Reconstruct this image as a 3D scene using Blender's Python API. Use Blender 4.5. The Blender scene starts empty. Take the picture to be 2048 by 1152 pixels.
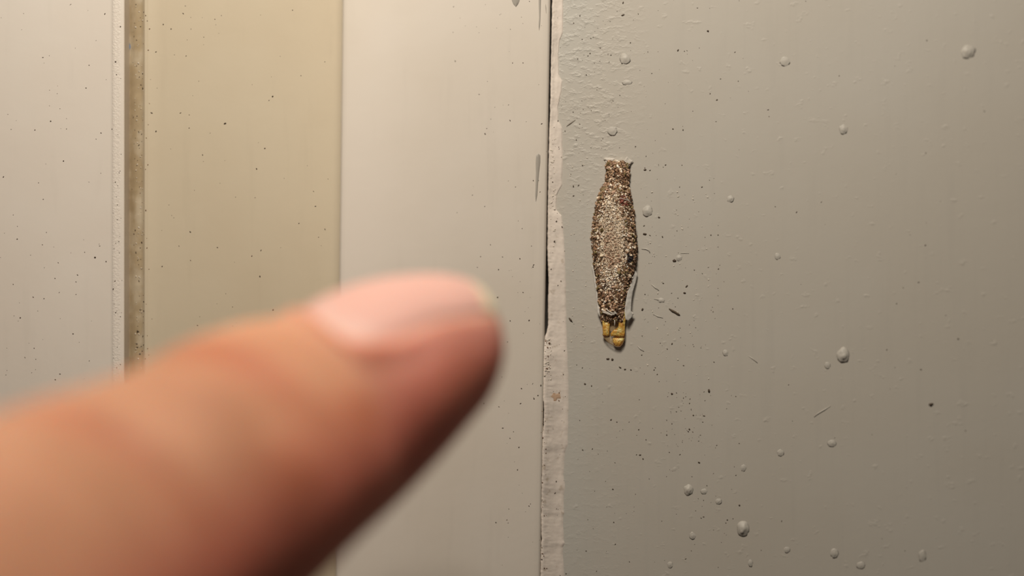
import bpy, bmesh, math, random
import numpy as np
from mathutils import Vector, Matrix, noise
from mathutils.bvhtree import BVHTree

random.seed(7); rng = np.random.default_rng(11)
scene = bpy.context.scene
COL = scene.collection
MM = 0.001                       # everything below is laid out in millimetres

# ------------------------------------------------------------------ camera
CAM_D = 120.0                    # camera to wall, mm
VIEW_W = 79.0                    # width of wall seen at that distance, mm
cam = bpy.data.cameras.new('camera'); cam_o = bpy.data.objects.new('camera', cam); COL.objects.link(cam_o)
cam.sensor_width = 36.0; cam.lens = 36.0*CAM_D/VIEW_W
cam.clip_start = 0.002; cam.clip_end = 20
cam_o.location = (0, -CAM_D*MM, 0); cam_o.rotation_euler = (math.pi/2, 0, 0)
cam.dof.use_dof = True; cam.dof.focus_distance = 0.1192; cam.dof.aperture_fstop = 8.8
scene.camera = cam_o
# ------------------------------------------------------------------ light
scene.view_settings.view_transform = 'Standard'; scene.view_settings.look = 'None'
scene.view_settings.gamma = 1.0; scene.view_settings.use_curve_mapping = False
scene.view_settings.exposure = 0.0
world = bpy.data.worlds.new('room'); scene.world = world; world.use_nodes = True
world.node_tree.nodes['Background'].inputs[0].default_value = (1.0, 0.90, 0.78, 1)
world.node_tree.nodes['Background'].inputs[1].default_value = 0.035
la = bpy.data.lights.new('macro_lamp', 'AREA'); la.shape = 'DISK'; la.size = 0.028
la.energy = 0.123; la.color = (1.0, 0.91, 0.785)
lo = bpy.data.objects.new('macro_lamp', la); COL.objects.link(lo)
lo.location = (-0.010, -0.072, 0.080)
lo.rotation_euler = (Vector((-0.006, 0, -0.004))-lo.location).to_track_quat('-Z', 'Y').to_euler()

# ------------------------------------------------------------------ helpers
def sl(c):
    return tuple(((v/255)/12.92 if v/255 <= .04045 else ((v/255+.055)/1.055)**2.4) for v in c)
def ray(px, py):
    return Vector(((px-1024)/2048*VIEW_W/CAM_D, 1.0, (576-py)/2048*VIEW_W/CAM_D))
def at(px, py, y):               # photo pixel -> point of the place at depth y (mm, y=0 is the wall by the case)
    r = ray(px, py); s = CAM_D+y
    return Vector((r.x*s, y, r.z*s))
def xw(px, y): return (px-1024)/2048*VIEW_W*(CAM_D+y)/CAM_D
PX = VIEW_W/2048                 # mm per photo pixel at the wall

def mk(name, verts, faces, mat, parent=None, origin=(0, 0, 0), smooth=True, kind=None, label=None, cat=None, group=None):
    o3 = Vector(origin)
    me = bpy.data.meshes.new(name)
    v = np.asarray([tuple(p) for p in verts], dtype=float) - np.array(o3)
    me.from_pydata((v*MM).tolist(), [], [tuple(int(i) for i in f) for f in faces]); me.update()
    if smooth: me.polygons.foreach_set('use_smooth', [True]*len(me.polygons))
    if mat: me.materials.append(mat)
    o = bpy.data.objects.new(name, me); COL.objects.link(o)
    place(o, o3, parent); tag(o, label, cat, group, kind)
    return o
def place(o, o3, parent):
    o['_org'] = list(o3)
    p = Vector(parent['_org']) if parent else Vector((0, 0, 0))
    o.parent = parent; o.location = (Vector(o3)-p)*MM
def tag(o, label=None, cat=None, group=None, kind=None):
    for k, v in (('label', label), ('category', cat), ('group', group), ('kind', kind)):
        if v: o[k] = v
def empty(name, org, label, cat):
    o = bpy.data.objects.new(name, None); COL.objects.link(o); o.empty_display_size = 0.002
    place(o, Vector(org), None); tag(o, label, cat); return o
def paint_attr(o, cols):         # colour per vertex (own colour; on the hand also painted shading)
    a = o.data.color_attributes.new('vertex_colour', 'FLOAT_COLOR', 'POINT')
    c = np.ones((len(o.data.vertices), 4), dtype=np.float32); c[:, :3] = cols
    a.data.foreach_set('color', c.ravel())

class NT:
    def __init__(s, name):
        s.m = bpy.data.materials.new(name); s.m.use_nodes = True
        s.t = s.m.node_tree; s.b = s.t.nodes['Principled BSDF']
        s.tc = s.t.nodes.new('ShaderNodeTexCoord')
    def n(s, typ, **kw):
        x = s.t.nodes.new(typ)
        for k, v in kw.items(): setattr(x, k, v)
        return x
    def link(s, a, b): s.t.links.new(a, b)
    def noise(s, scale, detail=3, rough=.55, stretch=None):
        x = s.n('ShaderNodeTexNoise'); x.inputs['Scale'].default_value = scale
        x.inputs['Detail'].default_value = detail; x.inputs['Roughness'].default_value = rough
        src = s.tc.outputs['Object']
        if stretch:
            mp = s.n('ShaderNodeMapping'); mp.inputs['Scale'].default_value = stretch
            s.link(src, mp.inputs[0]); src = mp.outputs[0]
        s.link(src, x.inputs['Vector']); return x.outputs['Fac']
    def ramp(s, fac, stops):
        r = s.n('ShaderNodeValToRGB'); e = r.color_ramp.elements
        while len(e) < len(stops): e.new(.5)
        for i, (p, c) in enumerate(stops):
            e[i].position = p; e[i].color = (*c, 1) if len(c) == 3 else c
        s.link(fac, r.inputs[0]); return r.outputs[0]
    def mix(s, fac, a, b, mode='MIX'):
        m = s.n('ShaderNodeMix', data_type='RGBA', blend_type=mode)
        for v, i in ((fac, 0), (a, 6), (b, 7)):
            if hasattr(v, 'is_linked'): s.link(v, m.inputs[i])
            else: m.inputs[i].default_value = v if i == 0 else (*v, 1)
        return m.outputs[2]
    def math(s, op, a, b=0.0, c=None):
        m = s.n('ShaderNodeMath', operation=op)
        for i, v in enumerate((a, b, c)):
            if v is None: continue
            if hasattr(v, 'is_linked'): s.link(v, m.inputs[i])
            else: m.inputs[i].default_value = v
        return m.outputs[0]
    def xyz(s):
        x = s.n('ShaderNodeSeparateXYZ'); s.link(s.tc.outputs['Object'], x.inputs[0]); return x.outputs
    def smooth(s, v, lo, hi):
        m = s.n('ShaderNodeMapRange', interpolation_type='SMOOTHSTEP')
        s.link(v, m.inputs[0]); m.inputs[1].default_value = lo; m.inputs[2].default_value = hi
        return m.outputs[0]
    def color(s, v):
        if hasattr(v, 'is_linked'): s.link(v, s.b.inputs['Base Color'])
        else: s.b.inputs['Base Color'].default_value = (*v, 1)
    def bump(s, h, dist, strength=1.0):
        b = s.n('ShaderNodeBump'); b.inputs['Distance'].default_value = dist; b.inputs['Strength'].default_value = strength
        s.link(h, b.inputs['Height'])
        if s.b.inputs['Normal'].is_linked:
            s.link(s.b.inputs['Normal'].links[0].from_socket, b.inputs['Normal'])
        s.link(b.outputs[0], s.b.inputs['Normal'])
    def set(s, **kw):
        for k, v in kw.items(): s.b.inputs[k.replace('_', ' ')].default_value = v
        return s

# ------------------------------------------------------------------ materials
def paint(name, c1, c2, rough=.42, relief=.000012):
    m = NT(name)
    f = m.noise(60, 3)
    col = m.mix(m.smooth(f, .35, .65), c1, c2)
    fine = m.noise(900, 2, stretch=(1, 1, .12))
    col = m.mix(m.math('MULTIPLY', m.smooth(fine, .55, .8), .12), col, tuple(v*.75 for v in c2))
    m.color(col); m.set(Roughness=rough, Specular_IOR_Level=.32)
    m.bump(m.noise(700, 3), relief)
    return m
M = {}
CREAM = (.69, .63, .555); CREAM2 = (.66, .595, .512)
pm = paint('cream_gloss_paint', CREAM, CREAM2); M['casing'] = pm.m
pm = paint('yellowed_cream_paint', (.575, .50, .375), (.55, .47, .345), .5)
X = pm.xyz()
grime = pm.mix(pm.math('MULTIPLY', pm.math('SUBTRACT', 1.0, pm.smooth(X[0], xw(286, 1)*MM, xw(292, .2)*MM)), pm.smooth(pm.noise(420, 4), .38, .62)),
               (1, 1, 1), (.80, .74, .64))
pm.color(pm.mix(1.0, pm.b.inputs['Base Color'].links[0].from_socket, grime, 'MULTIPLY'))
M['jamb'] = pm.m
pm = paint('door_panel_paint', (.72, .665, .595), (.695, .63, .555), .45)
X = pm.xyz()
band = pm.math('MULTIPLY', pm.smooth(X[0], xw(223, -1)*MM, xw(227, -1)*MM), pm.math('SUBTRACT', 1.0, pm.smooth(X[0], xw(238, -1)*MM, xw(244, -1)*MM)))
pm.bump(pm.math('MULTIPLY', band, pm.noise(6500, 2)), .00004)
M['door'] = pm.m

wm = NT('grey_wall_paint')
X = wm.xyz()
col = wm.mix(wm.smooth(wm.noise(45, 3), .35, .65), (.455, .425, .375), (.44, .405, .35))
cool = wm.math('MULTIPLY', wm.math('SUBTRACT', 1.0, wm.smooth(X[0], .004, .0095)), wm.smooth(wm.noise(90, 3, stretch=(1, 1, .3)), .35, .6))
col = wm.mix(wm.math('MULTIPLY', cool, .55), col, (.44, .44, .405))
streak = wm.smooth(wm.noise(1500, 3, stretch=(1, 1, .06)), .5, .8)
col = wm.mix(wm.math('MULTIPLY', streak, .10), col, (.32, .30, .27))
wm.color(col); wm.set(Roughness=.5, Specular_IOR_Level=.3)
edge = wm.math('SUBTRACT', 1.0, wm.smooth(X[0], .0055, .0115))         # roller stipple beside the caulk
up = wm.math('ADD', .22, wm.math('MULTIPLY', wm.smooth(X[2], .003, .012), .78))
stip = wm.math('MULTIPLY', edge, up)
blob = wm.smooth(wm.noise(1900, 3, .6, stretch=(.8, 1, 1.3)), .45, .85)
wm.bump(wm.math('MULTIPLY', blob, stip), .00005)
wm.bump(wm.noise(420, 4), .000016)
wm.bump(wm.smooth(wm.noise(1300, 2, stretch=(1, 1, 1.2)), .62, .85), .000022)
M['wall'] = wm.m

cm = NT('white_caulk')
c0 = cm.mix(cm.smooth(cm.noise(300, 4), .4, .65), (.68, .605, .535), (.60, .535, .475))
c0 = cm.mix(cm.math('MULTIPLY', cm.smooth(cm.noise(1700, 4), .60, .72), .5), c0, (.34, .27, .19))
cm.color(c0); cm.set(Roughness=.6, Specular_IOR_Level=.25); cm.bump(cm.noise(2600, 3), .000018)
M['caulk'] = cm.m

def flat(name, c, rough=.6, var=.25, scale=2500):
    m = NT(name); m.color(m.mix(m.noise(scale, 3), c, tuple(v*(1-var) for v in c)))
    m.set(Roughness=rough, Specular_IOR_Level=.25); return m.m
M['dirt'] = flat('dark_dirt', (.075, .052, .035))
M['rust'] = flat('rust_brown_dirt', (.17, .085, .045))
M['pale'] = flat('pale_paint_crumb', (.66, .60, .51))
M['wallbump'] = flat('grey_paint_lump', (.455, .425, .375), .5, .10)
M['drip'] = flat('grey_paint_drip', (.385, .355, .31), .45, .08, 600)
M['blue'] = flat('blue_ink', (.10, .19, .36), .5, .2)
M['splinter'] = flat('dark_fibre', (.12, .09, .06))
def attr_mat(name, rough):
    m = NT(name); a = m.n('ShaderNodeAttribute'); a.attribute_name = 'vertex_colour'
    m.color(m.mix(1.0, a.outputs['Color'], m.ramp(m.noise(6000, 3), [(.3, (.72, .72, .72)), (.7, (1.15, 1.15, 1.15))]), 'MULTIPLY'))
    m.set(Roughness=rough, Specular_IOR_Level=.35); return m.m
M['grain'] = attr_mat('sand_grain', .55)
m = NT('silk_tube'); m.color(m.mix(m.smooth(m.noise(2600, 4), .4, .6), (.40, .31, .22), (.60, .50, .38))); m.set(Roughness=.85); m.bump(m.noise(5000, 3), .00008); M['tube'] = m.m
m = NT('white_silk'); m.color(m.mix(m.noise(3000, 4), (.74, .69, .62), (.62, .57, .50)))
m.set(Roughness=.75, Alpha=.8); M['silk'] = m.m
m = NT('faint_silk_film'); m.color((.68, .65, .60)); m.set(Roughness=.5, Alpha=.68); M['film'] = m.m
m = NT('amber_pupal_skin'); f = m.noise(2300, 3)
m.color(m.ramp(f, [(.35, (.60, .27, .045)), (.52, (.80, .43, .10)), (.68, (.94, .66, .28))]))
m.set(Roughness=.28, Specular_IOR_Level=.6, Transmission_Weight=.15, Subsurface_Weight=.5, Subsurface_Scale=.0006); m.bump(m.noise(3800, 3), .00014); M['amber'] = m.m
m = NT('clear_amber_film'); m.color((.62, .47, .28)); m.set(Roughness=.3, Alpha=.30); M['clear'] = m.m
m = NT('brown_rim'); m.color((.20, .12, .05)); m.set(Roughness=.4); M['rim'] = m.m

# ------------------------------------------------------------------ setting
ZR = 210.0
def lean(pt, pb, z):             # a near-vertical line of the frame, pixel at the top and bottom of the photo
    t = (z*2048/VIEW_W)
    return pt + (pb-pt)*(576-t)/1152
def extrude(name, prof, mat, zs, label, cat, disp=None):
    """prof: (px at photo top, px at photo bottom, depth y)"""
    V, F = [], []; n = len(prof)
    for z in zs:
        for (a, b, y) in prof:
            x = xw(lean(a, b, z), y)
            V.append((x, y if not disp else y+disp(x, z), z))
    for j in range(len(zs)-1):
        for i in range(n-1):
            F.append((j*n+i, j*n+i+1, (j+1)*n+i+1, (j+1)*n+i))
    return mk(name, V, F, mat, kind='structure', label=label, cat=cat)
zc = [-ZR, -90, -60, -40, -26, -13, 0, 13, 26, 40, 60, 90, ZR]

door = extrude('door_1', [(-9000, -9000, 3), (-8990, -8990, -1), (-2000, -2000, -1), (-400, -400, -1.0), (0, 0, -1.0), (160, 160, -1.0), (219, 219, -1.0), (224, 224, -1.01),
    (227, 227, -1.06), (231, 231, -1.05), (236, 236, -1.02), (243.5, 243.5, -1.02), (246.5, 246, -1.0), (248.6, 248, -.93), (249.8, 249, -.75), (250.2, 249.4, -.4), (252, 251.2, .1), (260, 259, 1.6), (260, 259, 3)],
    M['door'], zc, 'cream painted door panel with a crisp edge beside the dirty groove', 'door')
ripple = lambda x, z: .06*noise.noise(Vector((x*1.7, 3.1, z*.8)))+.05*noise.noise(Vector((x*4, 8.1, z*3.1)))
zf = sorted(set(list(np.linspace(-32, 32, 330)) + [-ZR, -90, -60, -45, 45, 60, 90, ZR]))
jamb = extrude('trim_2', [(215, 215, 2.0), (252, 252, 2.0), (262, 262, 1.35), (268, 268, .85), (275, 275, .6), (281, 281, .48), (285, 285, .38), (287.5, 287.5, .24), (289, 289, .14), (291.5, 291.5, .10), (294, 294, .18),
    (299, 299, .26), (320, 320, .30), (420, 420, .30), (560, 555, .32), (700, 690, .35), (790, 775, .4)],
    M['jamb'], zf, 'yellowed recessed frame strip with a grimy groove along one edge', 'door frame',
    disp=lambda x, z: (ripple(x, z) if x < xw(286, 1) else .0))
casing = extrude('trim_1', [(700, 686, 2.5), (692, 678, 0), (687, 673, -3.4), (685.5, 671.5, -4.5), (685.7, 671.7, -4.75), (686.8, 672.8, -4.93), (689, 675, -5.0), (697, 683, -5.02), (722, 708, -4.98),
    (800, 786, -4.45), (900, 885, -3.2), (1000, 984, -1.85), (1060, 1042, -1.05), (1085, 1066, -.72), (1095, 1075, -.60), (1099, 1079, -.50), (1100.6, 1080.5, -.2), (1101, 1081, .4), (1101, 1081, 4)],
    M['casing'], zc, 'smooth cream door casing rising from the wall to a rounded edge', 'door casing')
WM = -.155                        # the grey wall turns slightly towards the casing
WX0 = xw(1165, 0)
def wally(x): return WM*(x-WX0)
V, F = [], []
wxs = [xw(1060, 4), xw(1108, 4), xw(1108, 0)] + list(np.linspace(xw(1112, 0), 60, 60)) + [90, 140, 220]
for z in zc:
    for i, x in enumerate(wxs):
        V.append((x if i > 2 else x+(lean(11, -9, z)*PX), 4.0 if i < 2 else wally(x), z))
n = len(wxs)
for j in range(len(zc)-1):
    for i in range(n-1): F.append((j*n+i, j*n+i+1, (j+1)*n+i+1, (j+1)*n+i))
wall = mk('wall_right', V, F, M['wall'], kind='structure', label='grey painted wall with roller stipple, paint lumps and dirt specks', cat='wall', smooth=False)

# caulk bead between casing and wall
gap_w = [(-2000, 3), (0, 3.2), (230, 3.0), (262, 1.6), (300, 1.4), (420, 1.6), (500, 2.2), (530, 4.0), (560, 6.0), (600, 5.4), (650, 6.5), (664, 4), (672, .4), (690, -2), (800, -1), (812, 1.5), (850, 1.2), (870, -1), (1040, -.5), (1080, 1), (1100, 0), (3000, 0)]
right_e = [(-2000, 1126), (0, 1127), (66, 1126), (80, 1120), (110, 1117), (150, 1118), (162, 1125), (185, 1123), (215, 1116), (240, 1117), (256, 1125), (330, 1126), (370, 1124), (390, 1114), (420, 1113), (432, 1124), (480, 1129), (560, 1132), (640, 1133), (700, 1135), (780, 1138), (890, 1136), (905, 1130), (950, 1128), (978, 1131), (990, 1128), (1020, 1128), (1026, 1129.5), (1034, 1127), (1080, 1128), (1086, 1130), (1094, 1126), (1152, 1129), (3000, 1130)]
gi = lambda L, p: float(np.interp(p, [a for a, b in L], [b for a, b in L]))
rows = sorted(set(list(np.arange(-120, 1272, 2.0)) + [-5000, -2400, -1500, -800, -400, 1500, 2000, 3000, 6200]))
V, F = [], []; NC = 16
for py in rows:
    z = (576-py)*PX
    g = gi(gap_w, py); cl = lean(1101, 1081, z)+max(g, -3)+.9*noise.noise(Vector((py*.11, 0, 0)))+.5*noise.noise(Vector((py*.37, 5, 0)))
    rr = gi(right_e, py)+1.3*noise.noise(Vector((py*.05, 9, 2)))
    for i in range(NC):
        f = i/(NC-3)
        if i == 0: px, y = cl+.5, 3.5
        elif i == 1: px, y = cl, .5
        else:
            f = (i-2)/(NC-3); px = cl+(rr-cl)*f
            x = xw(px, 0)
            h = (.25+.60*min(max((py-640)/70, 0), 1))*(1-f)**1.6+.07
            if i == 2: h -= .10
            if i == NC-1: h = -.02
            h += (.03*noise.noise(Vector((px*.16, py*.05, 0)))+.025*noise.noise(Vector((px*.4, py*.33, 4)))*(1.6 if f < .35 else .6))*(0 if i == NC-1 else 1)
            y = wally(x)-h
        V.append((xw(px, y), y, z*(CAM_D+y)/CAM_D))
for j in range(len(rows)-1):
    for i in range(NC-1): F.append((j*NC+i, (j+1)*NC+i, (j+1)*NC+i+1, j*NC+i+1))
caulk = mk('trim_3', V, F, M['caulk'], kind='structure', label='ragged off-white caulk line with a dark crack between casing and grey wall', cat='caulk')

# surface finder (mm), to set small things onto the surfaces
def bvh_of(o):
    v = [Vector(p.co)/MM for p in o.data.vertices]
    return BVHTree.FromPolygons(v, [tuple(p.vertices) for p in o.data.polygons])
BV = {o.name: (o, bvh_of(o)) for o in (door, jamb, casing, wall, caulk)}
CAMP = Vector((0, -CAM_D, 0))
def hit(px, py):
    best = None; d = ray(px, py).normalized()
    for o, b in BV.values():
        r = b.ray_cast(CAMP, d)
        if r[0] is not None and (best is None or r[3] < best[3]): best = (o, r[0], r[1], r[3])
    if best is None: return None
    nrm = best[2] if best[2].y < 0 else -best[2]
    return best[0], best[1], nrm

ICO = None
def ico(sub):
    bm = bmesh.new(); bmesh.ops.create_icosphere(bm, subdivisions=sub, radius=1)
    bm.verts.ensure_lookup_table()
    v = np.array([list(x.co) for x in bm.verts]); f = np.array([[a.index for a in p.verts] for p in bm.faces]); bm.free()
    return v, f
ICO1, ICO2, ICO3 = ico(1), ico(2), ico(3)
def frame(nrm):
    q = nrm.to_track_quat('Z', 'Y'); return np.array(q.to_matrix())

# ---- dirt specks: many tiny crumbs lying on each surface
explicit = [(1416,62,3),(1356,101,2.6),(1434,200,2.4),(1290,340,3.2),(1300,341,2),(1318,435,2.8),(1288,452,2),(1325,474,2.2),(1290,468,4),(1300,471,2),(1349,522,5),(1373,573,3.2),
 (1437,538,2),(1285,619,3.4),(1369,586,3),(1418,782,4),(1344,788,3),(1862,809,5.5),(1479,1011,2.6),(1379,859,2.6),(1387,831,2.2),(1398,925,2.6),(1408,832,2.4),(1240,735,3),(1250,739,2.6),
 (1216,718,4),(1225,719,4),(1262,740,2.4),(1170,768,2.4),(1183,772,2.2),(1141,640,5),(1268,384,2.6),(1266,398,2.4),(1165,331,2.2),(1147,373,2.4),(1157,371,2.2),(1147,392,2.2),(1113,443,2.4),(1124,454,2),(1109,483,2.6),
 (1344,688,2.4),(1331,330,2),(1346,258,2.2),(1366,260,2),(1441,158,1.6),(1165,900,2.2),(1222,840,2.4),(1280,910,2.4),(1286,918,2),(1160,32,2),(1246,6,2.6),(1246,30,3),(1176,112,2),(1180,107,2),
 (190,515,4),(155,550,2.6),(86,115,2.4),(70,260,2.2),(172,176,2.2),(120,748,2.4),(146,668,2.4),(127,322,2.6),(110,557,2.2),(303,226,3.4),(312,263,3),(361,226,2.4),(450,247,4),(545,193,3),(372,112,2.2),(342,58,2.4),
 (435,495,2.6),(381,521,2),(520,553,3),(546,620,3),(395,651,2.4),(1020,241,2.6),(1083,248,2.6),(970,268,2.8),(1025,126,2.2),(1046,126,2),(1031,374,2),(1080,384,2.2),(1005,514,2),(961,513,2),(1067,530,2.6),(1058,641,3),(1046,585,2.2),
 (995,595,2.8),(1041,807,2.6),(1076,791,2.6),(968,807,2),(1015,684,2),(1066,534,2.4),(1058,1012,2.2),(1061,1008,1.8),(1014,1040,2),(275,663,4),(274,688,3),(278,290,2.8),(279,374,2.4),(282,170,2.8),(268,490,2.2),(287,690,2.6),(286,672,2.4)]
rnd = random.Random(5)
spk = [(a, b, r*(.62 if a < 1100 else .85), 0) for a, b, r in explicit]
def scatter(n, x0, x1, y0, y1, r0, r1, cl=0):
    for _ in range(n):
        spk.append((rnd.uniform(x0, x1), rnd.uniform(y0, y1), r0+(r1-r0)*rnd.random()**2.2, cl))
scatter(90, 0, 244, 0, 760, .7, 1.7); scatter(26, 226, 244, 0, 800, .8, 1.8)
scatter(70, 292, 660, 0, 690, .7, 1.8); scatter(60, 264, 288, 0, 740, 1, 2.4)
scatter(45, 900, 1096, 0, 560, .6, 1.5); scatter(40, 990, 1090, 540, 1150, .6, 1.7)
scatter(26, 1140, 1290, 330, 760, .7, 1.5); scatter(90, 1280, 1450, 330, 760, .7, 1.7); scatter(46, 1330, 1410, 780, 945, .6, 1.6)
scatter(60, 1290, 1480, 760, 1152, .7, 1.7); scatter(40, 1260, 1500, 0, 330, .6, 1.5); scatter(40, 1150, 1280, 720, 1152, .7, 1.7)
scatter(40, 1450, 2040, 0, 1152, .7, 1.8); scatter(45, 1102, 1132, 0, 1152, .7, 1.7); scatter(60, 1140, 1240, 0, 320, .7, 1.5)
# pale crumbs
scatter(70, 270, 286, 0, 740, 1.0, 2.2, 1); scatter(40, 1101, 1112, 270, 500, 1, 2.2, 1); scatter(60, 1140, 1178, 300, 720, .8, 2.0, 1)
scatter(60, 1290, 1420, 380, 760, .9, 2.0, 1); scatter(40, 1088, 1102, 672, 760, 1.2, 2.4, 1); scatter(12, 1090, 1100, 680, 740, 1.0, 2.0, 2); scatter(9, 1104, 1124, 782, 804, .8, 1.6, 2)
scatter(40, 1284, 1292, 0, 720, .5, 1, 1); scatter(26, 1082, 1094, 820, 1152, .8, 1.7, 2); scatter(25, 284, 300, 0, 720, .9, 1.6, 2)
buck = {}
for (px, py, r, c) in spk:
    if (1176 < px < 1282 and 305 < py < 705): continue
    h = hit(px, py)
    if h: buck.setdefault((h[0].name, c), []).append((h[1], h[2], r*PX))
for (on, c), L in buck.items():
    V, F = [], []; b = 0; iv, jf = ICO1
    for p, nrm, r in L:
        Rm = frame(nrm); a = rnd.uniform(0, 6.3); el = rnd.uniform(.75, 1.5)
        v = iv*rng.uniform(.7, 1.25, (len(iv), 1))
        v = v*np.array([r*el, r/el, r*(.35 if c == 0 else .6)])
        ca, sa = math.cos(a), math.sin(a); v = v@np.array([[ca, sa, 0], [-sa, ca, 0], [0, 0, 1]])
        v = v@Rm.T + np.array(p)
        V.append(v); F.append(jf+b); b += len(iv)
    mk(('dirt_specks', 'paint_crumbs', 'rusty_crumbs')[c], np.vstack(V), np.vstack(F), M[('dirt', 'pale', 'rust')[c]], BV[on][0], kind='stuff')

# ---- dried lumps in the wall paint
def lump(name, px, py, r, h, mat, parent=None, el=1.0, seed=0, tail=0):
    o, p, nrm = hit(px, py)
    iv, jf = ICO3; Rm = frame(nrm); rr = r*PX
    v = iv.copy()
    for k in range(len(v)):
        q = Vector(v[k]); s = 1+.22*noise.noise(q*1.6+Vector((seed*3.1, 0, 0)))+.10*noise.noise(q*4+Vector((0, seed, 0)))
        v[k] *= s
        if tail and v[k][1] < 0: v[k][1] *= tail; 
    fl = 1+.75*(1-np.clip(v[:, 2:3], 0, 1))**3; v = v*np.array([rr*el*.9, rr/el*.9, rr*h*(.72 if r > 6.5 else .42)])*np.hstack([fl, fl, np.ones_like(fl)])
    v = v@Rm.T + np.array(p)
    return mk(name, v, jf, mat, parent or o, origin=p)
for k, (px, py, r, h, el) in enumerate([(1687,711,9,.85,.92),(1486,1058,9.5,.95,.9),(1377,980,7,.8,.9),(1936,104,9,.6,1),(1687,259,6,.7,.9),(1295,423,7,.6,.95),(1461,398,4.5,.7,1),(1451,706,4,.6,.9),
      (1555,513,4,.6,.9),(1669,1107,5.5,.7,.9),(1664,887,5,.6,1.1),(1437,1003,4,.6,1),(1385,1072,4.5,.6,.9),(1487,936,4,.6,.9),(1250,118,7,.45,.95),(1225,262,6,.4,1),(1570,123,6.5,.4,1),(1722,1131,5,.4,1.1),
      (1254,165,5,.5,1.4),(1358,516,4,.8,1),(1561,906,4.5,.5,1),(1655,731,4,.5,.9),(1408,983,4,.5,1.1),(1340,1130,4,.6,.9),(1501,1126,4,.6,.8),(1322,601,4,.8,1.2),(1574,1100,4,.5,1),(1845,1112,6,.4,.8)]):
    lump('paint_lump', px, py, r, h, M['wallbump'], el=el, seed=k)

# hairs and brush marks under the wall paint (thin ridges)
def ridge(name, pts, r, mat, parent=None, lift=.3):
    P = [hit(a, b) for a, b in pts]; o = P[0][0]
    V, F = [], []; K = 6
    for i, (oo, p, nr) in enumerate(P):
        d = (P[min(i+1, len(P)-1)][1]-P[max(i-1, 0)][1]).normalized(); s = d.cross(nr).normalized()
        w = r*PX*(.35 if i in (0, len(P)-1) else 1)
        for k in range(K):
            a = 2*math.pi*k/K
            V.append(p+s*(w*math.cos(a))+nr*(w*math.sin(a)*.8+r*PX*lift))
    for i in range(len(P)-1):
        for k in range(K): F.append((i*K+k, i*K+(k+1) % K, (i+1)*K+(k+1) % K, (i+1)*K+k))
    F.append(tuple(range(K))); F.append(tuple((len(P)-1)*K+k for k in range(K)))
    return V, F, P[len(P)//2][1], o
for pts, r in [([(1628,834),(1636,827),(1648,820),(1661,812)],1.3),([(1497,712),(1506,718),(1515,726)],1.3),([(1302,568),(1310,575),(1318,581)],1.5),([(1283,498),(1292,498),(1298,501),(1300,506)],1.5),
               ([(1306,628),(1316,633),(1326,636)],1.3),([(1275,692),(1281,698),(1288,703)],1.4),([(1308,598),(1316,599),(1324,603)],1.2),([(1361,507),(1369,506),(1378,507)],1),([(1133,253),(1140,248),(1151,240)],1.1)]:
    V, F, c, o = ridge('x', pts, r, None); mk('paint_hair', V, F, M['wallbump'] if pts[0][0] != 1133 else M['splinter'], wall, origin=c)
V, F, c, o = ridge('x', [(1338,617),(1344,621),(1350,624),(1356,628),(1360,630)], 2.0, None, lift=.7)
mk('fibre', V, F, M['splinter'], None, origin=c, label='short dark bent fibre stuck flat on the grey wall beside the insect case', cat='fibre')

# thin drips of grey wall paint on the cream casing, and an ink dot in the groove
def patch(name, outline, mat, thick, parent=None, rings=4, lift=.0, label=None, bend=None):
    """rounded film laid on a surface; outline in photo pixels"""
    n = len(outline); cx = sum(a for a, b in outline)/n; cy = sum(b for a, b in outline)/n
    V, F = [], []; org = None
    for k in range(rings+1):
        f = k/rings
        for (a, b) in outline:
            s = 1-.995*f; h = hit(cx+(a-cx)*s, cy+(b-cy)*s)
            t = thick*math.sqrt(max(0, 1-(1-f)**2))
            p = h[1]+h[2]*(t+lift); V.append(p); org = org or (h[1].copy(), h[0])
    for k in range(rings):
        for i in range(n): F.append((k*n+i, k*n+(i+1) % n, (k+1)*n+(i+1) % n, (k+1)*n+i))
    F.append(tuple(rings*n+i for i in range(n)))
    return mk(name, V, F, mat, parent or org[1], origin=org[0])
el = lambda cx, cy, rx, ry, n=18: [(cx+rx*math.cos(6.2832*i/n), cy+ry*math.sin(6.2832*i/n)) for i in range(n)]
def strip(pts):                  # (x, y, half width)
    return [(x-w, y) for x, y, w in pts]+[(x+w, y) for x, y, w in reversed(pts)]
def drip(pts, n=26):
    ys = np.linspace(pts[0][1], pts[-1][1], n)
    X = np.interp(ys, [p[1] for p in pts], [p[0] for p in pts]); W = np.interp(ys, [p[1] for p in pts], [p[2] for p in pts])
    V, F = [], []; org = None
    for x, y, w in zip(X, ys, W):
        for s, t in ((-1, -.004), (-.7, .03), (0, .045), (.7, .03), (1, -.004)):
            h = hit(x+s*w, y); V.append(h[1]+h[2]*t); org = org or h[1].copy()
    for j in range(n-1):
        for i in range(4): F.append((j*5+i, j*5+i+1, (j+1)*5+i+1, (j+1)*5+i))
    mk('paint_drip', V, F, M['drip'], casing, origin=org)
drip([(1076,307,.2),(1076.5,310,4.5),(1076,325,5),(1075,345,3.5),(1073.5,370,2.6),(1072.5,390,2.4),(1071.5,402,.3)])
drip([(1079,-60,3),(1079.5,0,2.6),(1079.5,35,1.5),(1078.5,50,1.8),(1078,60,.2)], 16)
drip([(1030,-70,3),(1031,-30,5),(1031,-8,8.5),(1031.5,2,8.5),(1031.5,9,5),(1031.5,13,.5)], 22)
drip([(1091,8,.2),(1091.5,14,.9),(1092,26,.2)], 6)
patch('ink_dot', el(255.5, 93, 5.5, 9), M['blue'], .10, parent=door)

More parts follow.
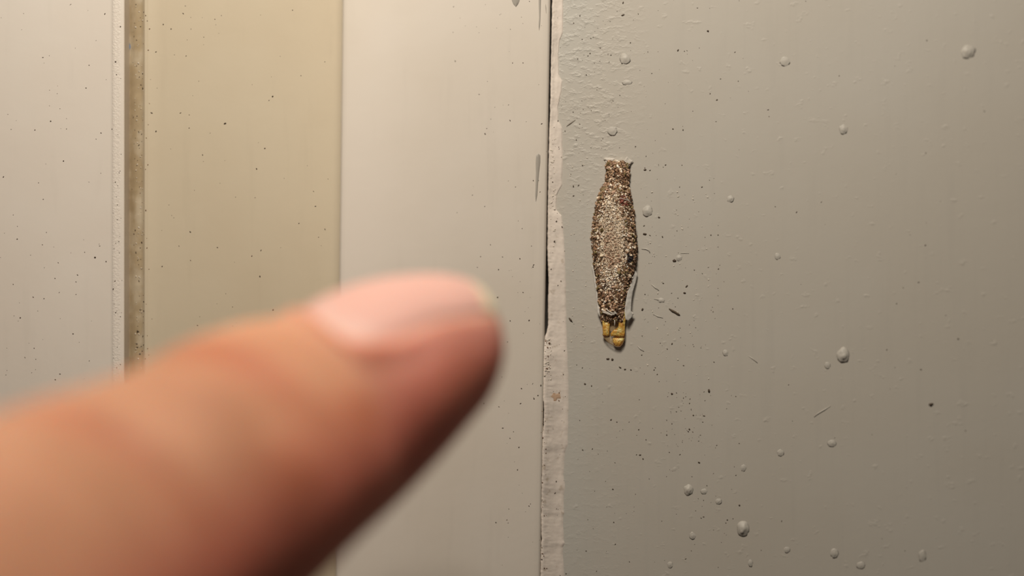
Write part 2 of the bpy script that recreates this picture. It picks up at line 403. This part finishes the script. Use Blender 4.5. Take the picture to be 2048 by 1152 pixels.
M['smear'] = flat('rusty_smear', (.60, .42, .29), .6, .35, 1800)
patch('rust_smear', [(1112+(9+3*math.sin(i*2.3))*math.cos(i*.524), 793+(8+3*math.cos(i*1.7))*math.sin(i*.524)) for i in range(12)], M['smear'], .03, parent=caulk)
# ------------------------------------------------------------------ insect case
CO = at(1230, 480, wally(xw(1230, 0)))
case = empty('insect_case', CO, 'spindle-shaped insect case of sand grains stuck upright to the grey wall', 'insect case')
Lpx = [(322,1215),(330,1213),(345,1212.5),(365,1211),(380,1203),(400,1194),(430,1188),(450,1185),(480,1183),(510,1187),(540,1189),(570,1193),(600,1196),(625,1199),(645,1205)]
Rpx = [(322,1255),(330,1256.5),(345,1257),(365,1256.5),(380,1257.5),(400,1263),(430,1268),(460,1270),(490,1273),(510,1273),(530,1271),(550,1265),(570,1260),(590,1254),(610,1251),(645,1249)]
Hm = [(322,.35),(330,.65),(365,.75),(400,1.0),(440,1.2),(500,1.3),(550,1.2),(590,1.0),(625,.85),(640,.7),(645,.5)]
def case_pt(py, phi, out=0.0):
    l, r = gi(Lpx, py), gi(Rpx, py); h = gi(Hm, py)
    y0 = wally(xw((l+r)/2, 0)); xc = xw((l+r)/2, -h*.4); w = (r-l)/2*PX*.985
    c, s = math.cos(phi), math.sin(phi)
    wob = .06*noise.noise(Vector((py*.05, phi*2.2, 1)))
    p = Vector((xc-(w+out+wob)*c, wally(xc-w*c)-(h+out+wob)*max(s, 0)**.8, (576-py)*PX*(CAM_D-h*.4)/CAM_D))
    return p
V, F = [], []; NR, NPH = 70, 26
for j in range(NR):
    py = 323+(645-323)*j/(NR-1)
    for i in range(NPH): V.append(case_pt(py, math.pi*i/(NPH-1), -.06))
for j in range(NR-1):
    for i in range(NPH-1): F.append((j*NPH+i, j*NPH+i+1, (j+1)*NPH+i+1, (j+1)*NPH+i))
F.append(tuple(range(NPH))); F.append(tuple((NR-1)*NPH+i for i in range(NPH)))
mk('silk_tube', V, F, M['tube'], case, origin=CO)

PAL = {'dark': (84, 60, 42), 'brown': (132, 100, 74), 'tan': (176, 144, 114), 'pink': (204, 170, 146), 'pale': (232, 214, 188), 'white': (248, 240, 226), 'olive': (120, 104, 66), 'red': (150, 88, 74), 'black': (40, 34, 38)}
def pick(py, phi, r):
    x = phi/math.pi                       # 0 left rim, 1 right rim
    core = math.exp(-((x-.46)/.19)**2-((py-468)/72)**2)*2.0
    core2 = math.exp(-((x-.45)/.17)**2-((py-500)/55)**2)
    low = math.exp(-((x-.40)/.22)**2-((py-545)/45)**2)*.6
    u = rnd.random()
    if abs(py-517) < 8 and abs(x-.74) < .06: return 'black'
    if abs(py-403) < 10 and abs(x-.66) < .08 and u < .7: return 'red'
    if u < min(.93, core+low):
        v = rnd.random()
        if core2 > .6: return 'pink' if v < .55 else 'tan' if v < .66 else 'pale' if v < .95 else 'brown'
        return 'pale' if v < .50 else 'pink' if v < .58 else 'white' if v < .93 else 'brown'
    v = rnd.random()
    return 'dark' if v < .27 else 'brown' if v < .56 else 'tan' if v < .80 else 'olive' if v < .86 else 'pink' if v < .94 else 'pale' if v < .985 else 'white'
def grain(p, size, iv, flatn=None):
    v = iv*rng.uniform(.72, 1.28, (len(iv), 1))*np.array([1, rng.uniform(.6, 1.1), rng.uniform(.55, 1.0)])*size
    q, _ = np.linalg.qr(rng.normal(size=(3, 3))); return v@q.T+np.array(p)
VV, FF, CC = [], [], []; b = 0; iv, jf = ico(1)
for k in range(7200):
    py = rnd.uniform(324, 644); phi = math.acos(rnd.uniform(-1, 1)) if rnd.random() < .7 else rnd.uniform(0.02, 3.12)
    x = phi/math.pi; core = math.exp(-((x-.47)/.24)**2-((py-475)/85)**2)
    size = (.038+.075*rnd.random()**2.2)*(1-.42*core)
    if (py < 385 or py > 585) and rnd.random() < .5: size *= 1.35
    c = np.array(sl(PAL[pick(py, phi, size)]))*rnd.uniform(.8, 1.2)
    VV.append(grain(case_pt(py, phi, rnd.uniform(-.03, .05)*(1-.7*core)), size, iv)); FF.append(jf+b); b += len(iv); CC.append(np.repeat(c[None], len(iv), 0))
g = mk('sand_coat', np.vstack(VV), np.vstack(FF), M['grain'], case, origin=CO, smooth=False, kind='stuff'); paint_attr(g, np.vstack(CC))
# the coarse grains, one by one
shapes = {}
for nm in ('dark', 'brown', 'tan', 'pink', 'pale', 'white', 'olive', 'red', 'black'):
    for q in range(3):
        v = grain((0, 0, 0), 1.0, iv); o = mk('sand_grain', v, jf, M['grain'], case, smooth=False)
        paint_attr(o, np.array(sl(PAL[nm]))); shapes[(nm, q)] = o.data; bpy.data.objects.remove(o)
big = [(345,1.1,'tan'),(338,2.2,'dark'),(352,1.9,'brown'),(361,.9,'pale'),(366,2.3,'tan'),(370,1.5,'white'),(374,1.2,'tan'),(377,.55,'olive'),(383,2.1,'tan'),(386,1.4,'pink'),(390,.8,'pink'),(401,2.05,'red'),(398,2.2,'red'),(404,1.95,'red'),
       (516,2.45,'black'),(519,2.38,'black'),(514,2.5,'black'),(453,.35,'dark'),(462,.55,'olive'),(470,2.5,'pale'),(473,.75,'pale'),(475,2.75,'olive'),(480,2.7,'dark'),(505,.5,'olive'),(512,.85,'pale'),(540,1.75,'tan'),(545,1.8,'olive'),(552,2.5,'pale'),(560,1.9,'brown'),
       (585,1.2,'tan'),(588,1.9,'tan'),(592,1.5,'pink'),(598,1.1,'white'),(600,1.6,'tan'),(606,2.1,'tan'),(610,1.3,'olive'),(615,2.2,'pale'),(620,1.6,'tan'),(622,.9,'brown'),(630,1.9,'brown'),(632,1.1,'dark'),(636,2.4,'tan')]
for _ in range(150):
    py = rnd.choice([rnd.uniform(326, 400), rnd.uniform(560, 643), rnd.uniform(400, 560)])
    phi = rnd.choice([rnd.uniform(.1, .95), rnd.uniform(2.1, 3.0), rnd.uniform(.1, 3.0)])
    if abs(phi-1.47) < .45 and 405 < py < 540: continue
    big.append((py, phi, rnd.choice(['dark', 'brown', 'brown', 'tan', 'tan', 'pink', 'olive', 'pale'])))
for k, (py, phi, nm) in enumerate(big):
    o = bpy.data.objects.new('sand_grain', shapes[(nm, k % 3)]); COL.objects.link(o)
    place(o, case_pt(py, phi, .03), case); s = rnd.uniform(.11, .19) if nm not in ('white', 'black') else .10
    if nm == 'olive': s *= 1.2
    o.scale = (s, s*rnd.uniform(.6, 1), s*rnd.uniform(.5, .9)); o.rotation_euler = (rnd.uniform(0, 6), rnd.uniform(0, 6), rnd.uniform(0, 6))

# silk: loose film at the lower right, a thin hem at the left, webbing at the top, crossing threads at the mouth
def film(name, outline, mat, lift0, lift1, parent, seed=0, th=.025, sub=7, crumple=.05):
    """crumpled sheet with thickness; lift0..lift1 = distance off the wall from first to opposite rim"""
    bm = bmesh.new(); n = len(outline)
    for (a, b) in outline: bm.verts.new((a, b, 0))
    f = bm.faces.new(bm.verts)
    bmesh.ops.triangulate(bm, faces=[f])
    for _ in range(3):
        bmesh.ops.subdivide_edges(bm, edges=[e for e in bm.edges if e.calc_length() > 4], cuts=1, use_grid_fill=False)
        bmesh.ops.triangulate(bm, faces=bm.faces[:])
    xs = [a for a, b in outline]; x0, x1 = min(xs), max(xs)
    bm.verts.index_update(); V = []; F = [[v.index for v in p.verts] for p in bm.faces]
    edges = [(e.verts[0].index, e.verts[1].index) for e in bm.edges if len(e.link_faces) == 1]
    P = [tuple(v.co) for v in bm.verts]; bm.free(); N = len(P)
    for layer in (0, 1):
        for (a, b, _) in P:
            t = (a-x0)/(x1-x0+1e-6); w = wally(xw(a, 0)); l = lift0+(lift1-lift0)*t+crumple*noise.noise(Vector((a*.16, b*.13, seed)))
            y = w-l+layer*th; V.append((xw(a, y), y, (576-b)*PX*(CAM_D+y)/CAM_D))
    F2 = [f for f in F]+[[i+N for i in reversed(f)] for f in F]+[[a, b, b+N, a+N] for a, b in edges]
    return mk(name, V, F2, mat, parent, origin=CO)
film('silk_film', [(1271,540),(1275,548),(1272,562),(1266,582),(1263,600),(1262,622),(1268,627),(1263,635),(1256,642),(1251,638),(1249,622),(1252,600),(1255,585),(1262,565)], M['film'], .75, .25, case, 3)
film('silk_film', [(1262,622),(1268,627),(1264,634),(1258,641),(1251,640),(1254,634),(1258,630)], M['silk'], .45, .35, case, 5, crumple=.12)
film('silk_film', [(1183,530),(1186,545),(1188,560),(1191,580),(1193,600),(1195,625),(1200,634),(1199,618),(1196,598),(1194,575),(1190,552),(1186,532)], M['film'], .3, .4, case, 8)
film('silk_web', [(1206,317),(1218,315),(1232,317),(1226,321),(1224,328),(1217,328),(1215,322)], M['silk'], .12, .35, case, 11)
film('silk_web', [(1248,328),(1249,320),(1254,313),(1259,318),(1267,322),(1262,326),(1259,332),(1255,335),(1252,329)], M['silk'], .45, .12, case, 13)
film('silk_web', [(1222,328),(1232,326),(1246,328),(1248,332),(1236,331),(1224,331)], M['film'], .5, .6, case, 14)
film('silk_flake', [(1197,394),(1200,385),(1207,377),(1213,371),(1216,378),(1211,387),(1204,393)], M['clear'], .45, .75, case, 15, crumple=.03)
def tube(name, P, r, mat, parent, K=6, origin=None):
    V, F = [], []
    for i, p in enumerate(P):
        d = (P[min(i+1, len(P)-1)]-P[max(i-1, 0)]).normalized(); s = d.cross(Vector((.3, -1, .2))).normalized(); u = s.cross(d)
        for k in range(K):
            a = 2*math.pi*k/K; V.append(p+s*(r*math.cos(a))+u*(r*math.sin(a)))
    for i in range(len(P)-1):
        for k in range(K): F.append((i*K+k, i*K+(k+1) % K, (i+1)*K+(k+1) % K, (i+1)*K+k))
    F.append(tuple(range(K))); F.append(tuple((len(P)-1)*K+k for k in range(K)))
    return mk(name, V, F, mat, parent, origin=origin or CO)
def pxl(pts, lift): return [at(a, b, wally(xw(a, 0))-(l if (l := (lift if not callable(lift) else lift(a, b))) else 0)) for a, b in pts]
for pts in ([(1203,619),(1208,622),(1215,625),(1222,629),(1229,629)],[(1212,617),(1217,622),(1224,626),(1234,627)],[(1224,619),(1230,624),(1234,629)],[(1205,624),(1214,627),(1224,631)]):
    tube('silk_thread', pxl(pts, 1.0), .045, M['silk'], case)
for pts in ([(1239,396),(1248,398),(1257,401),(1262,406)],[(1250,388),(1253,396),(1259,402)]):
    tube('silk_thread', pxl(pts, 1.15), .022, M['silk'], case)

# shed pupal skin poking out of the mouth
PO = at(1228, 645, wally(xw(1228, 0)))
def shell(name, outline, mat, depth, bulge, parent, th=.05):
    n = len(outline); cx = sum(a for a, b in outline)/n; cy = sum(b for a, b in outline)/n; V, F = [], []; rings = 5
    for layer in (0, 1):
        for k in range(rings+1):
            s = 1-.995*k/rings
            for (a, b) in outline:
                xx, yy = cx+(a-cx)*s, cy+(b-cy)*s
                l = depth+bulge*(1-s*s)+.04*noise.noise(Vector((xx*.25, yy*.25, depth*9)))
                y = wally(xw(xx, 0))-l+layer*th*(1+bulge*3*(1-s)); V.append((xw(xx, y), y, (576-yy)*PX*(CAM_D+y)/CAM_D))
    L = (rings+1)*n
    for o in (0, L):
        for k in range(rings):
            for i in range(n):
                f = (o+k*n+i, o+k*n+(i+1) % n, o+(k+1)*n+(i+1) % n, o+(k+1)*n+i); F.append(f if o == 0 else f[::-1])
        f = tuple(o+rings*n+i for i in range(n)); F.append(f if o == 0 else f[::-1])
    for i in range(n): F.append((i, (i+1) % n, L+(i+1) % n, L+i))
    return mk(name, V, F, mat, parent, origin=CO)
pup = shell('pupal_skin', [(1226,676),(1232,674),(1240,674),(1249,672),(1248,680),(1245,687),(1240,693),(1234,693),(1229,690),(1226,684)], M['amber'], .32, .16, case, th=.10)
pup['label'] = 'amber shed pupal skin at the lower mouth'
shell('wing_sheath', [(1205,640),(1212,638),(1219,637),(1220,648),(1219,660),(1219,671),(1213,673),(1206,671),(1205,656)], M['amber'], .42, .14, pup, th=.08)
shell('wing_sheath', [(1236,640),(1243,634),(1247,622),(1251,618),(1252,634),(1250,648),(1250,660),(1249,673),(1240,675),(1228,673),(1221,673),(1221,667),(1226,661),(1233,659),(1237,651)], M['amber'], .45, .12, pup, th=.08)
shell('clear_membrane', [(1206,671),(1216,672),(1226,674),(1228,682),(1230,690),(1221,686),(1213,681)], M['clear'], .28, .05, pup, th=.03)
shell('clear_membrane', [(1218,640),(1236,640),(1237,652),(1230,660),(1222,664),(1218,660)], M['clear'], .28, .05, pup, th=.03)
tube('membrane_rim', pxl([(1205,668),(1208,675),(1213,681),(1219,686),(1226,690),(1233,693.5),(1240,693.5),(1245,688),(1248,681),(1249.5,672)], .36), .028, M['rim'], pup)
tube('silk_thread', pxl([(1229,640),(1229.5,646),(1229,652)], .8), .03, M['silk'], pup)

# ------------------------------------------------------------------ hand
sm = NT('skin')
a = sm.n('ShaderNodeAttribute'); a.attribute_name = 'vertex_colour'
c = sm.mix(1.0, a.outputs['Color'], sm.ramp(sm.noise(170, 3), [(.32, (.86, .80, .76)), (.68, (1.08, 1.08, 1.08))]), 'MULTIPLY')
sm.color(c); sm.set(Roughness=.6, Specular_IOR_Level=.22, Subsurface_Weight=.9, Subsurface_Scale=.0018, Subsurface_Radius=(1.0, .38, .22))
sm.bump(sm.noise(1400, 3), .00005); M['skin'] = sm.m
nm_ = NT('fingernail'); a = nm_.n('ShaderNodeAttribute'); a.attribute_name = 'vertex_colour'
nm_.color(a.outputs['Color']); nm_.set(Roughness=.5, Specular_IOR_Level=.25, Subsurface_Weight=.35, Subsurface_Scale=.0008, Subsurface_Radius=(1, .5, .35)); M['nail'] = nm_.m

ST = [  # opposite outline points of the finger and depth d from the lens, base -> tip
 ((-620,1010),(-130,1950),70),((-400,955),(60,1760),76),((-260,912),(180,1625),80),((-130,868),(280,1518),84),((0,828),(374,1416),87),((100,797),(450,1340),89),((200,766),(520,1270),91),((270,736),(575,1215),92.5),((330,704),(620,1172),94),
 ((400,674),(672,1122),95.5),((470,654),(730,1066),97),((540,645),(785,1012),98.5),((582,632),(817,980),99),((625,608),(850,945),99.7),((690,580),(892,900),100.7),((760,562),(930,855),101.7),
 ((840,553),(958,818),102.6),((892,555),(974,787),103.2),((934,566),(983,760),103.7),((962,596),(987,737),104.1),((980,640),(988,700),104.35)]
NS = len(ST)
NEAR = .95
Tn = np.array([list(at(*p[0], p[2]*NEAR-CAM_D)) for p in ST]); Bn = np.array([list(at(*p[1], p[2]*NEAR-CAM_D)) for p in ST])
def catmull(A, s):
    i = int(min(max(math.floor(s), 0), NS-2)); t = s-i
    g = lambda k: A[min(max(k, 0), NS-1)]
    p0, p1, p2, p3 = g(i-1), g(i), g(i+1), g(i+2)
    return .5*((2*p1)+(-p0+p2)*t+(2*p0-5*p1+4*p2-p3)*t*t+(-p0+3*p1-3*p2+p3)*t**3)
def sec(s):
    T, B = catmull(Tn, s), catmull(Bn, s); C = (T+B)/2; U = (T-B)/2
    s2 = min(s, 14.5)+1.0; s1 = max(min(s, 14.5)-1.2, 0)
    A = (catmull(Tn, s2)+catmull(Bn, s2)-catmull(Tn, s1)-catmull(Bn, s1)); A /= np.linalg.norm(A)
    h = np.linalg.norm(U); N = np.cross(A, U/h); N /= np.linalg.norm(N)
    if N[1] > 0: N = -N                      # towards the lens
    return C, U, N*h*.93, A
PH0 = math.radians(27)                        # middle of the nail, seen from the upper outline towards the lens
NAIL_HALF = math.radians(50); S0, S1 = 12.1, 18.15
arc = [0.0]
for k in range(1, 401):
    s = (NS-1)*k/400; arc.append(arc[-1]+float(np.linalg.norm(sec(s)[0]-sec(s-(NS-1)/400)[0])))
arc_s = lambda s: float(np.interp(s, np.linspace(0, NS-1, 401), arc))
def nail_d(s, ph):
    """distance to the nail outline in mm, negative inside"""
    r = 7.0*(1 if s < 14 else max(.25, 1-(s-14)/6.0))
    v = abs((ph-PH0+math.pi) % (2*math.pi)-math.pi)*r; hv = NAIL_HALF*r
    u0 = arc_s(S0)-arc_s(s)                   # >0 behind the cuticle
    rad = 3.6
    qx, qy = max(v-(hv-rad), 0), max(u0+rad, 0)
    return math.hypot(qx, qy)-rad+min(max(v-(hv-rad), u0+rad), 0)
pw = lambda ph: (ph+1.2) % (2*math.pi)-1.2
ss = lambda x: (lambda t: t*t*(3-2*t))(min(max(x, 0), 1))
def skin_pt(s, ph, extra=0.0, detail=True):
    C, U, N, A = sec(s); u = np.linalg.norm(U)
    p = C+U*math.cos(ph)+N*math.sin(ph); d = (U*math.cos(ph)+N*math.sin(ph)); d /= (np.linalg.norm(d)+1e-9)
    o = extra
    if detail:
        nd = nail_d(s, ph)
        if s > 10:
            tipf = 1-ss((s-16.5)/1.5)
            fold = tipf*(1-.75*ss((s-13.2)/2.0))
            o += -.42*ss(.5-nd/.5)*(.25+.75*fold) + .42*ss((nd+.25)/.35)*ss(1-(nd-.1)/1.9)*fold
        dors = ss(1-abs((ph-PH0-.35+math.pi) % (2*math.pi)-math.pi)/1.5)
        for c, w, dp in ((7.95, .30, .24), (8.5, .2, .12), (7.3, .2, .10), (4.0, .36, .26), (3.3, .25, .14)):
            o -= dp*dors*math.exp(-((s-c-.85*(pw(ph)-.75))/w)**2)
        o += .12*noise.noise(Vector(p*.22))
    return p+d*o
V, F, Ccol = [], [], []; NPHI = 120
svals = list(np.linspace(0, 9, 80))+list(np.linspace(9, NS-1.02, 190))[1:]
tan_c = np.array((.545, .28, .172)); pink = np.array((.70, .335, .27)); red = np.array((.46, .155, .085)); pale = np.array((.66, .36, .26))
for s in svals:
    for i in range(NPHI):
        ph = 2*math.pi*i/NPHI; p = skin_pt(s, ph); V.append(p)
        f = ss((s-9.5)/4.0)*(.55+.45*ss((s-11)/3.5)); c = tan_c*(1-f)+pink*f
        g = ss((pw(ph)-1.3)/.9)*(1-ss((pw(ph)-4.6)/.5)); c = c*(1-.75*g)+np.array((.66, .17, .125))*.75*g; c = c*(.86+.14*ss((s-5)/4))  # palmar side redder, bounce light painted in; finger base darkened like dimmer light
        for c0, w in ((7.95, .45), (4.0, .5), (8.5, .35)):
            c = c+(red-c)*.6*math.exp(-((s-c0-.85*(pw(ph)-.75))/w)**2)*ss(1-abs((ph-PH0-.3+math.pi) % (2*math.pi)-math.pi)/1.6)  # reddish creases, with their shading painted into the skin colour too
        for (s0, p0, ws, wp, k) in ((10.2, 1.72, .6, .22, .75), (7.5, 1.85, .7, .25, .7), (18.3, 1.45, .6, .22, .95), (12.6, 1.35, .7, .15, .4), (14.8, 2.1, 2.0, .35, .5)):
            c = c+(red-c)*k*math.exp(-((s-s0)/ws)**2-((ph-p0)/wp)**2)
        nd = nail_d(s, ph)
        if s > 10: c = c+(pale-c)*.35*ss(1-abs(nd-.2)/.7)
        Ccol.append(c)
n0 = len(V)
for j in range(len(svals)-1):
    for i in range(NPHI):
        F.append((j*NPHI+i, j*NPHI+(i+1) % NPHI, (j+1)*NPHI+(i+1) % NPHI, (j+1)*NPHI+i))
tip = catmull(Tn, NS-1)*.5+catmull(Bn, NS-1)*.5; V.append(tip); Ccol.append(pink); L0 = (len(svals)-1)*NPHI
for i in range(NPHI): F.append((L0+i, L0+(i+1) % NPHI, n0))
HO = Vector(sec(0)[0])
# rest of the hand, out of frame: back of the hand, three curled fingers and the thumb grow on behind the finger
def limb(path, K=20):
    """smooth tapering limb through (point, radius)"""
    b = len(V); P = [Vector(p) for p, r in path]; Rr = [r for p, r in path]; rows = 0; up = Vector((.2, .5, .85))
    M_ = 8*(len(P)-1)
    for q in range(M_+1):
        t = q/8; i = min(int(t), len(P)-2); f = t-i
        g = lambda k: P[min(max(k, 0), len(P)-1)]
        p = .5*((2*g(i))+(-g(i-1)+g(i+1))*f+(2*g(i-1)-5*g(i)+4*g(i+1)-g(i+2))*f*f+(-g(i-1)+3*g(i)-3*g(i+1)+g(i+2))*f**3)
        d = (g(i+1)-g(i)).normalized(); r = Rr[i]*(1-f)+Rr[i+1]*f
        s = d.cross(up).normalized(); u = s.cross(d)
        for k in range(K):
            a = 2*math.pi*k/K; V.append(np.array(p+s*(r*math.cos(a))+u*(r*math.sin(a)))); Ccol.append(tan_c*.86)
    for q in range(M_):
        for k in range(K): F.append((b+q*K+k, b+q*K+(k+1) % K, b+(q+1)*K+(k+1) % K, b+(q+1)*K+k))
    F.append(tuple(b+k for k in range(K))); F.append(tuple(b+M_*K+k for k in range(K)))
C0, U0, N0, A0 = sec(0); C0 = Vector(C0); back = -Vector(A0); dn = -Vector(U0).normalized(); side = Vector(N0).normalized()
back = (back*.75+Vector((-.55, -.25, -.35))).normalized()
kn = C0+back*34
h0 = Vector(U0).length
limb([(C0+Vector(A0)*6, h0*.70), (C0+Vector(A0)*1.0, h0*.93), (C0-Vector(A0)*2.0, h0*1.04), (C0+back*9, 11.9), (C0+back*22, 11.0), (kn, 12.5), (kn+back*30+dn*8, 15), (kn+back*62+dn*16, 17), (kn+back*95+dn*16, 19), (kn+back*160+dn*14, 24), (kn+back*380+dn*14, 36)])
for k in (1, 2, 3):
    b0 = kn+dn*(17*k)+back*(2*k*k)
    limb([(b0+back*72+dn*-6, 3), (b0+back*60-dn*5, 10), (b0+back*30, 12), (b0+back*2, 10.5-.5*k), (b0-back*22-side*4, 9.2-.4*k), (b0-back*30-side*18, 8.6-.4*k), (b0-back*14-side*27, 8-.4*k), (b0+back*4-side*24, 7.2-.4*k), (b0+back*10-side*18, 4)])
limb([(kn+back*90+dn*10, 3), (kn+back*72-side*4+dn*8, 12), (kn+back*45-side*20+dn*8, 13), (kn+back*15-side*30+dn*12, 10.5), (kn-back*10-side*34+dn*14, 9.5), (kn-back*26-side*33+dn*15, 8), (kn-back*31-side*32+dn*15, 3.5)])
hand = mk('hand', V, F, M['skin'], None, origin=HO, label='bare hand with one outstretched finger pointing toward the insect case', cat='hand'); paint_attr(hand, np.array(Ccol))

# nail plate: thick curved shell with a paler band on one side of the cuticle end and cream free edge
V, F, Cc = [], [], []; NU, NV = 60, 36
def nail_uv(u, v):
    ph = PH0+NAIL_HALF*(v*2-1)*1.02
    back_s = S0+1.9*max(0, abs(v*2-1)-.25)**2.2*1.0          # rounded cuticle end
    s_end = S1+.55*(1-(v*2-1)**2)-.15
    return back_s+(s_end-back_s)*u, ph
for layer in (0, 1):
    for j in range(NU+1):
        for i in range(NV+1):
            u, v = j/NU, i/NV; s, ph = nail_uv(u, v)
            lift = .02+.10*(1-(2*v-1)**2)-.30*(1-ss(u/.12))*1.0-.28*ss((abs(2*v-1)-.80)/.20)
            V.append(skin_pt(min(s, NS-1.1), ph, lift-(.35 if layer else 0), detail=False))
            c = np.array((.67, .39, .335))
            cut_band = ss(1-(u-.03)/.12)*ss((v-.30)/.35); c = c+(np.array((.74, .52, .46))-c)*cut_band
            c = c+(np.array((.80, .68, .47))-c)*ss((u-.82)/.06)
            Cc.append(c)
W_ = NV+1; LN = (NU+1)*W_
for o in (0, LN):
    for j in range(NU):
        for i in range(NV):
            f = (o+j*W_+i, o+j*W_+i+1, o+(j+1)*W_+i+1, o+(j+1)*W_+i); F.append(f if o == 0 else f[::-1])
for j in range(NU):
    for i in (0, NV): F.append((j*W_+i, (j+1)*W_+i, LN+(j+1)*W_+i, LN+j*W_+i))
for i in range(NV):
    for j in (0, NU): F.append((j*W_+i, j*W_+i+1, LN+j*W_+i+1, LN+j*W_+i))
nail = mk('fingernail', V, F, M['nail'], hand, origin=HO); paint_attr(nail, np.array(Cc)); nail['label'] = 'pink fingernail with cream free edge'

for o in list(scene.objects):
    if '_org' in o: del o['_org']
# consistent outward normals on closed and open meshes
for me in {o.data for o in scene.objects if o.type == 'MESH'}:
    bm = bmesh.new(); bm.from_mesh(me); bmesh.ops.recalc_face_normals(bm, faces=bm.faces[:]); bm.to_mesh(me); bm.free()
